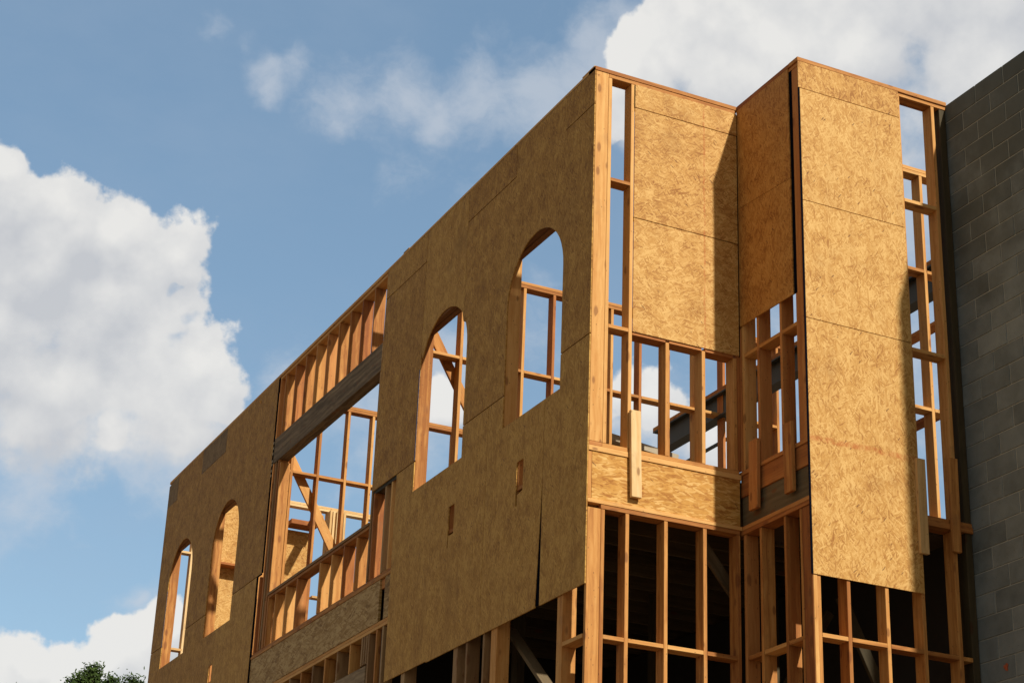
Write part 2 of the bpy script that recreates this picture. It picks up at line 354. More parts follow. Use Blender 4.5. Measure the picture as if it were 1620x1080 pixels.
# ===== side wall (plane x = 0, in shade)
SX = (.015, .155)
sw = plates('side_wall', B, [
    ((.0, .155), (-.004, 14.79), (-.042, .0)), (SX, (0.0, 14.77), (-.084, -.044)),
    (SX, (4.66, 9.56), (-4.0, -3.965)), ((.004, .155), (4.66, 9.56), (-4.038, -4.002)),
    (SX, (4.66, 9.56), (-4.568, -4.53)), (SX, (4.66, 9.56), (-4.607, -4.570)),
    (SX, (.06, 4.66), (-4.003, -3.965)), (SX, (9.56, 14.76), (-4.003, -3.965)),
    (SX, (.2, 4.60), (-7.54, -7.50)), (SX, (5.3, 14.76), (-7.54, -7.50)),
    ] + [(SX, (yy, yy+S), (-3.96, -.086)) for yy in (2.20, 2.58, 4.45, 9.75, 10.2, 12.1, 12.6, 14.4, 14.71)]
      + [(SX, (yy, yy+S), (-7.5, -4.0)) for yy in (10.4, 11.2, 12.0, 12.8, 13.6, 14.71)], M_fir, 'lumber frame of the shaded side wall')
# sheathing of the side wall ------------------------------------------------
def arch(y0, y1, zs=-1.93, n=22, rev=False):
    c = (y0+y1)/2; rr = (y1-y0)/2
    p = [(c + rr*math.cos(math.pi*i/n), zs + rr*.985*math.sin(math.pi*i/n)) for i in range(n+1)]   # from y1 to y0
    return p if not rev else p[::-1]
W1 = (.592, 1.852); W2 = (2.848, 4.150); W3 = (10.66, 11.91); W4 = (12.915, 14.175)
g = .006; T = .012
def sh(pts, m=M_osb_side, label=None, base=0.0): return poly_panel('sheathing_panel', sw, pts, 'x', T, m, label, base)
ZT = -.03; ZA = -.425; ZM = -2.885; ZS = -3.24; ZB = -5.285
def notch_up(y0, y1, W, ztop, zbot):   # sheet with arch cut out from its bottom edge
    return [(y0, zbot), (y0, ztop), (y1, ztop), (y1, zbot), (W[1], zbot)] + arch(*W) + [(W[0], zbot)]
# right part, upper
sh([(0, ZM+g), (0, ZA-g), (.600, ZA-g), (.600, ZT), (1.745, ZT), (1.745, ZA-g), (2.0, ZA-g), (2.968, ZA-g), (2.968, -1.62)] +
   [q for q in [(W2[0], -1.9)] if False] + [(2.80, -1.62), (2.80, ZM+g), (W1[1], ZM+g)] + arch(*W1) + [(W1[0], ZM+g)])
sh(rect(0, .597, ZA+g, ZT))
sh(rect(1.752, 2.968, ZA+g, ZT))
cW2 = arch(*W2)
# around the second arch: the sheet from y 2.80 to 4.13 above the arch, the strip left of it to 5.37
lowr = [p for p in cW2]
sh([(2.806, ZM+g), (2.806, -1.626), (2.974, -1.626), (2.974, ZT), (4.128, ZT), (4.128, -1.56)] + [p for p in cW2 if p[0] <= 4.128 and p[1] > -1.6 and p[0] > 3.9][:0] +
   [p for p in cW2 if p[0] < 4.12] + [(W2[0], ZM+g)])
sh([(4.134, ZM+g), (W2[1]+.002, ZM+g), (W2[1]+.002, -1.93), (4.134, -1.62), (4.134, ZA-g), (5.368, ZA-g), (5.40, -1.4), (5.415, ZM+g)])
sh(rect(4.134, 5.372, ZA+g, ZT))
# right part, lower: sheets with window notches and vent slots
sl1 = (1.335, 1.485); sl2 = (2.965, 3.110); zs0, zs1 = -4.165, -3.712
gw = .03
sh([[(0, ZB), (0, ZM-g), (W1[0], ZM-g), (W1[0], ZS), (.898, ZS), (.900, -4.05), (.897, ZB)]])
sh([[(.985, ZB), (.906, -4.05), (.904, ZS), (sl1[0], ZS), (sl1[0], zs1), (sl1[0], zs0+.13), (sl1[1]-.03, zs0+.11), (sl1[1]-.03, zs0), (sl1[0]+.1, ZB)],
    [(sl1[0]+.1, ZB), (sl1[1]-.03, zs0), (sl1[1], zs0), (sl1[1], zs1), (sl1[0], zs1), (sl1[0], ZS), (W1[1], ZS), (W1[1], ZM-g), (2.20, ZM-g), (2.20, ZB)]])
sh([[(2.206, ZB), (2.206, ZM-g), (W2[0], ZM-g), (W2[0], ZS), (sl2[0], ZS), (sl2[0], zs1), (sl2[0], zs0+.13), (sl2[1]-.02, zs0+.13), (sl2[1]-.02, zs0), (sl2[0]+.1, ZB)],
    [(sl2[0]+.1, ZB), (sl2[1]-.02, zs0), (sl2[1], zs0), (sl2[1], zs1), (sl2[0], zs1), (sl2[0], ZS), (3.52, ZS), (3.52, ZB)],
    [(3.52, ZB+.012), (3.52, ZS), (W2[1], ZS), (W2[1], ZM-g), (4.66, ZM-g), (4.66, ZB+.012)]])
sh(rect(4.663, 5.41, ZM+.001, ZM+.012)) if False else None
# left part, upper
sh([(9.392, ZM+g), (9.392, ZT), (11.70, ZT), (11.70, ZA), (12.93, ZA), (12.93, ZT), (14.225, ZT), (14.225, ZA-.04), (14.785, ZA-.04), (14.785, ZM+g), (W4[1], ZM+g)] + arch(*W4) +
   [(W4[0], ZM+g), (W3[1], ZM+g)] + arch(*W3) + [(W3[0], ZM+g)])
sh(rect(11.706, 12.924, ZA+g, ZT), M_osb_old, 'darker greyed strip of sheathing')
sh([(14.231, ZA-.036), (14.231, ZT-.01), (14.48, ZT-.01), (14.785, -.085), (14.785, ZA-.036)], M_osb_old, 'darker greyed corner piece of sheathing')
sh([(9.585, -7.4), (9.585, ZM-g), (W3[0], ZM-g), (W3[0], ZS), (11.30, ZS), (11.30, -3.74), (11.30, -4.03), (11.30, -7.4)])
sh([(11.30, -7.4), (11.30, -4.03), (11.45, -4.03), (11.45, -3.74), (11.30, -3.74), (11.30, ZS), (W3[1], ZS), (W3[1], ZM-g), (W4[0], ZM-g), (W4[0], ZS), (W4[1], ZS), (W4[1], ZM-g), (14.785, ZM-g), (14.785, -7.4)])
# dark blocking behind the sheet joints
for (a, b, z) in ((.02, 1.3, ZA), (1.3, 5.40, ZA), (9.42, 14.77, ZA-.02), (.02, .54, ZM), (1.90, 2.80, ZM), (4.20, 5.33, ZM), (9.60, 10.6, ZM), (11.96, 12.86, ZM), (14.22, 14.70, ZM)):
    bar('blocking', sw, (.0125, .0145), (a, b), (z-.04, z+.04), M_dark, bev=0)
for (yy, z0, z1) in ((2.971, -1.60, -.09), (4.131, -1.60, -.09), (2.203, -5.28, -2.9), (.60, -.42, -.09), (1.748, -.42, -.09), (.90, -3.96, -3.25), (2.803, -2.87, -1.62)):
    bar('blocking', sw, (.0125, .0145), (yy-.02, yy+.02), (z0, z1), M_dark, bev=0)
# framing seen in the arched openings: jambs, flat header, sill
for (a, b) in (W1, W2, W3, W4):
    bar('window_jamb', sw, SX, (b+.002, b+.002+S), (-3.96, -1.32), M_fir)
    bar('window_jamb', sw, SX, (a-.002-S, a-.002), (-3.96, -1.32), M_fir)
    bar('window_header', sw, (SX[0], .075), (a-.04, b+.04), (-1.318, -1.28), M_hdr)
    bar('window_header', sw, (.082, SX[1]), (a-.04, b+.04), (-1.318, -1.28), M_hdr)
    bar('window_header', sw, (.02, .15), (a-.04, b+.04), (-1.278, -1.10), M_hdr)
    bar('window_sill', sw, (.018, .155), (a, b), (-3.29, -3.25), M_fir)
for (a, b) in (sl1, sl2, (11.30, 11.45)):
    bar('vent_trimmer', sw, (.02, .155), (b+.001, b+.039), (-4.2, -3.5), M_red, bev=0.002)
    bar('vent_trimmer', sw, (.02, .155), (a, b), (-4.1, -4.062), M_old, bev=0.002)
# dark flashing, gaps filled with black for their shade, and blue wrap lines
bar('flashing_gap_strip', sw, (.002, .014), (9.348, 9.388), (-2.88, -.06), M_black, bev=.001, jit=False)
bar('flashing_gap_strip', sw, (.002, .014), (9.535, 9.582), (-7.3, -2.90), M_black, bev=.001, jit=False)
bar('flashing_gap_strip', sw, (.002, .014), (9.389, 9.582), (-2.90, -2.882), M_black, bev=.001)
bar('flashing_gap_strip', sw, (.006, .014), (.90, .99), (-5.27, -3.5), M_black, bev=.001, jit=False)  # black strip painted in for the shade of the widening gap
for zz in (-1.04, -1.12, -1.2, -1.31, -1.36, -1.45, -1.52):
    bar('flashing_gap_strip', sw, (.000, .0018), (9.352, 9.384), (zz, zz+.035), M_ply_pale, bev=0, jit=False)
for (b, z0, z1) in ((W2[1], -2.88, -1.78), (W4[1], -2.90, -2.0)):
    bar('wrap_edge', sw, (-.0025, .0005), (b-.012, b+.010), (z0, z1), M_blue, bev=0, jit=False)
# middle bay: cripple studs over the header, header, sill and sill cripples
GR = [5.83+.4135*k for k in range(8)]
for k, yy in enumerate(GR):
    bar('cripple_stud', sw, SX, (yy-S, yy), (-.972, -.086), (M_fir, M_red, M_fir)[k % 3])
for a in (9.135, 9.345): bar('cripple_stud', sw, SX, (a-S, a), (-.972, -.086), M_red if a > 9.2 else M_fir)
bar('header_beam', sw, (.006, .155), (5.41, 9.345), (-1.338, -.974), M_beam, 'weathered timber beam across the wide opening', bev=.004)
bar('jack_stud', sw, SX, (9.02, 9.02+S), (-3.96, -1.40), M_fir)
bar('jack_stud', sw, SX, (9.10, 9.10+S), (-3.96, -1.34), M_fir)
bar('jack_stud', sw, SX, (9.22, 9.22+S), (-3.96, -1.34), M_old)
bar('jack_stud', sw, SX, (9.305, 9.305+S), (-3.96, -1.34), M_red)
bar('jack_stud', sw, SX, (9.46, 9.46+S), (-3.96, -2.91), M_red)
bar('jack_stud', sw, SX, (5.425, 5.425+S), (-3.96, -1.34), M_old)
bar('king_stud', sw, SX, (5.378, 5.378+S), (-3.96, -.09), M_old) if False else None
bar('jack_stud', sw, SX, (5.340, 5.340+S), (-3.96, -2.905), M_red)
bar('jack_stud', sw, SX, (4.99, 4.99+S), (-3.96, -2.90), M_old)
bar('jack_stud', sw, SX, (4.80, 4.80+S), (-3.96, -2.90), M_fir)
bar('blocking', sw, SX, (4.66, 5.42), (-2.90, -2.865), M_dark)
bar('window_sill', sw, (.0, .155), (5.465, 9.06), (-3.272, -3.236), M_old, 'long sill plate of the wide opening')
bar('window_sill', sw, (.012, .155), (5.465, 9.0), (-3.312, -3.275), M_fir)
for k, yy in enumerate([5.86+.4135*k for k in range(9)]):
    if k == 4: continue
    bar('cripple_stud', sw, SX, (yy-S, yy), (-3.96, -3.315), (M_fir, M_red, M_fir, M_fir)[k % 4])
# rim and second row below
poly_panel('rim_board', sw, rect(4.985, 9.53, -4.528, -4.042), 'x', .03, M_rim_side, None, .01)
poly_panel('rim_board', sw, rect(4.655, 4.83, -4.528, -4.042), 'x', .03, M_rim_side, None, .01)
bar('blocking', sw, (.03, .14), (4.835, 4.98), (-4.15, -4.045), M_red)
bar('steel_column', sw, (.055, .15), (4.855, 4.955), (-7.5, -4.16), M_steel, bev=.004, jit=False)
for k, yy in enumerate([5.83+.4135*k for k in range(9)]):
    bar('cripple_stud', sw, SX, (yy-S, yy), (-4.96, -4.61), (M_fir, M_old)[k % 2])
for yy in (5.46, 5.39, 5.32): bar('cripple_stud', sw, SX, (yy-S, yy), (-4.94, -4.61), M_old)
bar('header_beam', sw, (.008, .155), (5.275, 9.5), (-5.32, -4.965), M_beam)
bar('jack_stud', sw, SX, (5.215, 5.215+S), (-7.5, -4.61), M_old)
bar('jack_stud', sw, SX, (4.985, 4.985+S), (-7.5, -4.61), M_fir)
bar('jack_stud', sw, SX, (4.80, 4.80+S), (-7.5, -4.61), M_old)
bar('jack_stud', sw, SX, (9.45, 9.45+S), (-7.5, -4.61), M_old)
for (a, b) in ((.44, .55), (1.82, 1.95), (2.10, 2.14), (2.50, 2.54), (2.74, 2.84), (4.11, 4.21)):
    bar('stud', sw, SX, (a, b), (-7.5, -4.05), (M_fir, M_old)[int(a*10) % 2])
bar('blocking', sw, SX, (.06, .438), (-5.76, -5.722), M_fir)
bar('blocking', sw, SX, (2.145, 2.498), (-5.80, -5.762), M_red)
bar('blocking', sw, SX, (.56, 1.81), (-6.9, -6.862), M_fir)
# scraps left on the top plate
bar('wood_scrap', sw, (.02, .12), (4.78, 4.95), (.001, .045), M_old)
bar('wood_scrap', sw, (.03, .10), (9.78, 9.90), (.001, .04), M_old)
bar('wood_scrap', sw, (.0, .06), (.02, .28), (.001, .018), M_fir)

# ===== left front wall F1 (plane y = 0, sunlit)
FY = (.0, .14)
f1 = plates('front_wall', B, [
    ((.0, 1.66), (-.006, .14), (-.042, .002)), ((.157, 1.62), (.0, .14), (-.084, -.044)),
    ((.150, 1.62), (.0, .14), (-3.983, -3.945)), ((.012, 1.64), (-.006, .14), (-4.036, -3.985)),
    ((.012, 1.64), (-.004, .14), (-4.530, -4.492)), ((.150, 1.62), (.0, .14), (-4.572, -4.533)),
    ((.19, 1.60), (.0, .14), (-7.54, -7.50))], M_fir, 'plates of the sunlit left front wall')
bar('blocking', f1, (.014, .148), (-.002, .03), (-3.983, -3.945), M_red)
bar('corner_post', f1, (.016, .152), (.0, .038), (-3.943, -.046), M_fir)
bar('corner_post', f1, (.016, .150), (.0, .038), (-7.5, -4.575), M_fir)
for (a, b) in ((.155, .193), (.411, .449), (.814, .852), (1.213, 1.251), (1.566, 1.604)):
    bar('stud', f1, (a, b), FY, (-3.943, -.086 if a < .5 else -2.80), M_fir if a != .814 else M_fir)
bar('stud', f1, (1.608, 1.6515), (.002, .14), (-3.943, -.09), M_red, jit=False)
for (a, b) in ((.153, .191), (.404, .442), (.806, .844), (1.220, 1.258), (1.582, 1.620)):
    bar('stud', f1, (a, b), FY, (-7.5, -4.575), M_fir)
bar('blocking', f1, (.194, .410), FY, (-1.232, -1.194)); bar('blocking', f1, (.194, .410), FY, (-2.785, -2.747))
for a, b in ((.450, .813), (.853, 1.212), (1.252, 1.565)): bar('blocking', f1, (a, b), FY, (-2.806, -2.762), M_red)
for k, (a, b) in enumerate(((.192, .403), (.443, .805), (.845, 1.219), (1.259, 1.581))):
    bar('blocking', f1, (a, b), FY, (-5.758, -5.72), M_fir)
for k, (z0, z1) in enumerate(((-.345, -.086), (-1.568, -.353), (-2.775, -1.576))):
    poly_panel('sheathing_panel', f1, rect(.449, 1.626, z0+.001, z1-.001), 'y', T, M_osb_chalk, None, .0)
for z in (-.349, -1.572): bar('blocking', f1, (.45, 1.607), (.001, .04), (z-.02, z+.02), M_dark)
bar('flashing_gap_strip', f1, (.446, .450), (-.012, .0), (-.345, -.09), M_black, bev=0, jit=False)
bar('flashing_gap_strip', f1, (1.6265, 1.6385), (-.009, .0), (-2.776, -.345), M_black, bev=0, jit=False)
bar('blocking', f1, (1.60, 1.662), (.045, .085), (-4.49, -3.99), M_dark)
poly_panel('rim_board', f1, rect(.054, 1.625, -4.490, -4.038), 'y', .03, M_rim, None, .035)
bar('blocking', f1, (.014, .052), (.006, .03), (-4.488, -4.04), M_fir)
bar('scab_board', f1, (.428, .533), (-.052, -.012), (-4.42, -3.58), M_pale, tilt=(-.022, 'Y'))

# ===== return wall R (plane x = 1.64, in shade)
RX = (1.652, 1.79)
rw = plates('return_wall', B, [
    ((1.638, 1.79), (-1.105, -.008), (-.042, .004)), ((1.65, 1.79), (-1.09, 0.), (-.084, -.044)),
    ((1.642, 1.79), (-1.10, .12), (-3.988, -3.950)), ((1.642, 1.79), (-1.10, .12), (-4.530, -4.492)), ((1.642, 1.79), (-1.10, .12), (-4.572, -4.533))],
    M_red, 'plates of the shaded return wall')
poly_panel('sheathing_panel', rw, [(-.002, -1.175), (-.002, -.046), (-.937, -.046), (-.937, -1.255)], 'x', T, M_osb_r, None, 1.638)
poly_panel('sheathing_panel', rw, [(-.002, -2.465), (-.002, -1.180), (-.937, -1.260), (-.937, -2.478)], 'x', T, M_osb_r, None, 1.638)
bar('flashing_gap_strip', rw, (1.6503, 1.6518), (-.985, -.90), (-2.48, -.046), M_black, bev=0, jit=False)  # black strip stands in for the shade inside the open gap
bar('stud', rw, (1.640, 1.79), (-.0185, .0012), (-3.948, -2.49), M_red, jit=False)
bar('stud', rw, (1.6525, 1.79), (-.0185, .010), (-3.948, -.086), M_red, jit=False)
bar('blocking', rw, (1.6505, 1.69), (-.92, -.03), (-1.245, -1.18), M_dark)
for k, yy in enumerate((-.058, -.322, -.715)): bar('stud', rw, RX, (yy, yy+S), (-3.948, -.086), (M_fir, M_red, M_red)[k])
bar('corner_post', rw, (1.652, 1.692), (-1.098, -.957), (-3.948, -.088), M_red)
bar('corner_post', rw, (1.652, 1.692), (-1.098, -.964), (-7.5, -4.574), M_red)
bar('stud', rw, RX, (-.958, -.925), (-7.5, -4.574), M_fir)
for k, yy in enumerate((-.046, -.315, -.71)): bar('stud', rw, RX, (yy, yy+S), (-7.5, -4.574), (M_red, M_fir, M_fir)[k])
for (a, b) in ((-.282, -.06), (-.675, -.324), (-.962, -.717)):
    bar('blocking', rw, RX, (a, b), (-2.80, -2.762), M_fir)
    bar('blocking', rw, RX, (a, b), (-5.76, -5.722), M_fir)
bar('ledger_board', rw, (1.655, 1.70), (-1.10, .03), (-4.198, -3.990), M_red)
bar('ledger_board', rw, (1.668, 1.72), (-1.10, .03), (-4.490, -4.200), M_ledger)
bar('scab_board', rw, (1.598, 1.636), (-.335, -.190), (-4.395, -3.72), M_red, tilt=(.02, 'X'))
bar('scab_board', rw, (1.598, 1.636), (-.905, -.77), (-4.40, -3.735), M_fir, tilt=(-.01, 'X'))

# ===== right front wall F2 (plane y = -1.11, sunlit)
GY = (-1.098, -.96)
f2 = plates('bay_wall', B, [
    ((1.636, 3.432), (-1.112, -.96), (-.040, .004)), ((1.66, 3.432), (-1.098, -.96), (-.082, -.043)),
    ((2.86, 3.432), (-1.098, -.96), (-4.492, -4.455)), ((2.86, 3.434), (-1.108, -.94), (-4.552, -4.496)),
    ((1.70, 3.36), (-1.098, -.96), (-7.54, -7.50))], M_fir, 'plates of the sunlit front wall beside the block wall')
for k, (z0, z1) in enumerate(((-.338, -.042), (-1.558, -.346), (-2.772, -1.566), (-5.208, -2.780))):
    x0 = 1.640 if k == 0 else 1.656
    poly_panel('sheathing_panel', f2, rect(x0, 2.834 if k < 3 else 2.842, z0, z1), 'y', T, M_osb_stain if k == 3 else M_osb_v, None, -1.099)
for z in (-.342, -1.562, -2.776): bar('blocking', f2, (1.70, 2.81), (-1.098, -1.05), (z-.02, z+.02), M_dark)
bar('flashing_gap_strip', f2, (1.641, 1.6555), (-1.107, -1.096), (-5.21, -.340), M_black, bev=0, jit=False)
for (a, b) in ((2.819, 2.857), (3.244, 3.282)): bar('stud', f2, (a, b), GY, (-4.453, -.084), M_fir)
for a in (2.015, 2.41): bar('stud', f2, (a, a+S), GY, (-4.6, -.084), M_fir)
bar('end_post', f2, (3.352, 3.428), (-1.09, -.95), (-7.5, -.084), M_dark, 'dark treated post against the block wall')
bar('blocking', f2, (2.858, 3.243), GY, (-1.262, -1.224)); bar('blocking', f2, (2.858, 3.243), GY, (-2.846, -2.808))
for (a, b) in ((1.700, 1.738), (2.010, 2.048), (2.420, 2.458), (2.815, 2.853), (3.20, 3.244)):
    bar('stud', f2, (a, b), GY, (-7.5, -4.556 if a > 2.9 else -4.605), M_fir)
bar('stud', f2, (1.657, 1.698), (-1.105, -.965), (-7.5, -5.215), M_fir)
for (a, b) in ((1.740, 2.009), (2.05, 2.419), (2.46, 2.814), (2.854, 3.199), (3.245, 3.35)):
    bar('blocking', f2, (a, b), GY, (-5.755, -5.717), M_fir)
bar('scab_board', f2, (2.797, 2.893), (-1.15, -1.112), (-4.845, -3.94), M_pale, tilt=(.004, 'Y'))
bar('scab_board', f2, (3.170, 3.263), (-1.15, -1.112), (-4.77, -3.865), M_fir, tilt=(.012, 'Y'))

# ===== floor deck and joists
fd = plates('floor_deck', B, [((.156, 5.45), (.142, 14.62), (-4.036, -4.0)), ((1.80, 3.42), (-.93, .0), (-4.57, -4.50)), ((.156, 5.45), (-.0, 14.6), (-7.58, -7.545))], M_deck)
for k in range(16):
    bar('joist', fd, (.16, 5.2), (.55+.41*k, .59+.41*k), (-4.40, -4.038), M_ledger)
bar('blocking', fd, (1.80, 3.44), (.0, .04), (-4.49, -4.04), M_dark)

# ===== cross wall behind the first two arches (y = 4.87)
AY = (4.87, 5.01)
ca = plates('cross_wall', B, [((.16, 5.45), AY, (-.04, .002)), ((.16, 5.45), AY, (-.082, -.042)), ((.16, 5.45), AY, (-3.998, -3.96))], M_fir, 'open stud wall seen through the nearer arches')
AX = [.835+.41*k for k in range(12)]
for k, xx in enumerate(AX):
    bar('stud', ca, (xx-S, xx), AY, (-3.958, -.084), M_red if k in (3, 6, 9) else M_fir)
    if k < 11:
        bar('blocking', ca, (xx+.001, xx+.41-S-.001), AY, (-1.215, -1.177), M_fir)
for zz in (-1.215,): bar('blocking', ca, (.16, .796), AY, (zz, zz+S), M_fir)
def brace(name, parent, p, q, wd, th, m):
    """diagonal board between two points; wd across, th in y"""
    p = Vector(p); q = Vector(q); d = q-p; L = d.length; z = d.normalized(); y = Vector((0, 1, 0)); 
    if abs(z.y) > .9: y = Vector((1, 0, 0))
    x = y.cross(z).normalized(); y = z.cross(x)
    bm = bmesh.new(); bm_box(bm, (-wd/2, -th/2, -L/2), (wd/2, th/2, L/2), .003)
    me = bpy.data.meshes.new(name); bm.to_mesh(me); bm.free(); me.materials.append(m)
    o = link(name, me, parent); c = (p+q)/2
    o.matrix_basis = Matrix(((x.x, y.x, z.x, c.x), (x.y, y.y, z.y, c.y), (x.z, y.z, z.z, c.z+H), (0,0,0,1)))
    return o
brace('brace', ca, (.10, 5.035, -.22), (2.0, 5.035, -3.42), .13, .038, M_fir)

# ===== cross wall behind the wide opening (y = 10)
MY = (10.0, 10.14)
cb = plates('cross_wall', B, [((.16, 5.2), MY, (-.04, .002)), ((.16, 5.2), MY, (-.082, -.042)), ((.16, 5.2), MY, (-3.998, -3.96))], M_fir, 'open stud wall with a diagonal brace behind the wide opening')
BX = [.52, .915, 1.33, 1.71, 2.13, 2.55, 3.01, 3.42, 3.83, 4.24, 4.65]
for k, xx in enumerate(BX):
    bar('stud', cb, (xx-S, xx), MY, (-3.958, -.084), M_fir)
    if k < 10: bar('blocking', cb, (xx+.001, BX[k+1]-S-.001), MY, (-1.17, -1.13), M_fir)
bar('blocking', cb, (.20, .481), MY, (-1.17, -1.13), M_fir)
brace('brace', cb, (.04, 10.165, -.10), (2.35, 10.165, -3.95), .14, .038, M_fir)
bar('stud', cb, (.16, .20), MY, (-3.958, -.084), M_fir)

# ===== north end wall (y = 14.76)
NY = (14.62, 14.76)
ew = plates('end_wall', B, [((.16, 5.2), NY, (-.04, .002)), ((.16, 5.2), NY, (-.082, -.042)), ((.16, 5.2), NY, (-3.998, -3.96))], M_pale, 'far end wall with pale lumber')
for xx in (.47, .512, 2.0, 3.42, 4.2, 4.9, 5.16): bar('stud', ew, (xx-S, xx), NY, (-3.958, -.084), M_pale)
for k in range(5): bar('jack_stud', ew, (2.72+.062*k, 2.72+.062*k+S), (14.5+.02*(k % 2), 14.76), (-3.958, -.084), M_pale)
for zz in (-1.20, -2.80): bar('blocking', ew, (.16, .49), NY, (zz, zz+S), M_pale)
poly_panel('sheathing_panel', ew, rect(.60, 1.60, -3.95, -.09), 'y', T, M_osb_h, None, 14.78)
bar('blocking', ew, (.86, 1.45), (14.55, 14.765), (-1.30, -1.26), M_red)
poly_panel('sheathing_panel', ew, rect(2.04, 2.46, -3.95, -.46), 'y', T, M_osb_h, None, 14.78)
bar('blocking', ew, (2.03, 2.5), (14.45, 14.75), (-.44, -.36), M_red)
brace('rail', ew, (2.43, 14.6, -.36), (2.33, 13.9, -.45), .09, .12, M_pale)
for zz in (-1.6, -2.3, -3.0): bar('blocking', ew, (2.55, 3.4), NY, (zz, zz+S), M_pale)
bar('blocking', ew, (2.55, 3.4), (14.60, 14.64), (-2.75, -2.45), M_pale)

# ===== far front wall beyond the block wall (y = .14) and rails behind it
gw_ = plates('rear_wall', B, [((3.50, 5.4), (.14, .28), (-.04, .002)), ((3.50, 5.4), (.14, .28), (-.082, -.042)), ((3.50, 5.4), (.14, .28), (-3.998, -3.96))], M_fir, 'open stud wall seen past the block wall')
for xx in (4.075, 4.56, 4.97, 5.36): bar('stud', gw_, (xx-S, xx), (.14, .28), (-3.958, -.084), M_fir)
for zz in (-1.245, -2.81): bar('blocking', gw_, (3.5, 4.036), (.14, .28), (zz, zz+S), M_fir); bar('blocking', gw_, (4.077, 4.52), (.14, .28), (zz, zz+S), M_fir)
for zz in (-1.70, -2.70): bar('rail', gw_, (4.30, 4.44), (.29, 2.3), (zz, zz+.04), M_red)
for yy in (2.30,): bar('stud', gw_, (4.30, 4.44), (yy, yy+S), (-3.998, -1.2), M_red)

# ===== east wall, lower storeys (mostly hidden); near-black panels added to darken the interior
eb = plates('lower_walls', B, [((5.30, 5.44), (.29, 14.6), (-7.5, -4.04)), ((.16, 5.2), (14.63, 14.76), (-7.5, -4.04)), ((3.50, 5.29), (.15, .28), (-7.5, -4.04)), ((.17, 5.28), (5.9, 6.0), (-7.5, -4.42)), ((3.40, 3.48), (-.9, 5.88), (-7.5, -4.42))], M_shade)
gf = plates('ground_floor_walls', B, [((.0, .15), (.0, 14.76), (-H, -7.60)), ((.152, 5.45), (.0, .15), (-H, -7.60)), ((5.30, 5.45), (.152, 14.6), (-H, -7.60)), ((.152, 5.45), (14.61, 14.76), (-H, -7.60)),
   ((1.64, 1.79), (-1.1, -.002), (-H, -7.60)), ((1.792, 3.42), (-1.1, -.95), (-H, -7.60))], M_osb_old)
# knee braces and posts in the dark lower storey
brace('brace', f1, (1.36, .30, -4.60), (1.74, .30, -5.05), .12, .04, M_ledger)
brace('brace', sw, (.30, 2.12, -5.20), (.30, 1.05, -6.10), .12, .04, M_ledger)
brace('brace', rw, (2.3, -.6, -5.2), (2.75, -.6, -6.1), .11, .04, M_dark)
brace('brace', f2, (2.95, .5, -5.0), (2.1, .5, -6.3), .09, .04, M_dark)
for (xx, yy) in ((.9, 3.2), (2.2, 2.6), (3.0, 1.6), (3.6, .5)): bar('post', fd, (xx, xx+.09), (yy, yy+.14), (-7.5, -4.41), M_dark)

# ===== steel beam and rod, landing
sb = None
def ibeam(name, parent, x, y0, y1, zt, zb, fw=.16, ft=.018, wt=.012):
    bm = bmesh.new()
    bm_box(bm, (-fw/2, 0, -ft), (fw/2, y1-y0, 0)); bm_box(bm, (-fw/2, 0, zb-zt), (fw/2, y1-y0, zb-zt+ft)); bm_box(bm, (-wt/2, 0.001, zb-zt+ft), (wt/2, y1-y0-.001, -ft))
    me = bpy.data.meshes.new(name); bm.to_mesh(me); bm.free(); me.materials.append(M_steel)
    o = link(name, me, parent); o.matrix_basis = Matrix.Translation((x, y0, zt+H)); return o
sb = ibeam('steel_beam', B, 4.5, .29, 6.55, -.90, -1.225)
bar('nailer', sb, (4.42, 4.58), (.29, 6.55), (-.898, -.845), M_fir)
rod = bar('steel_rod', B, (4.985, 5.015), (5.02, 9.9), (-1.21, -1.17), M_steel, bev=.001)
ld = bar('stair_landing', B, (2.55, 4.12), (5.35, 5.42), (-1.66, -1.57), M_ply_pale, tilt=(.105, 'Y'))
for k in range(3): bar('plank', ld, (2.56, 4.10), (5.46+.22*k, 5.66+.22*k), (-1.66, -1.62), M_old, tilt=(.105, 'Y'))
for c in list(ld.children): c.matrix_parent_inverse = ld.matrix_basis.inverted()
for c in list(sb.children): c.matrix_parent_inverse = sb.matrix_basis.inverted()

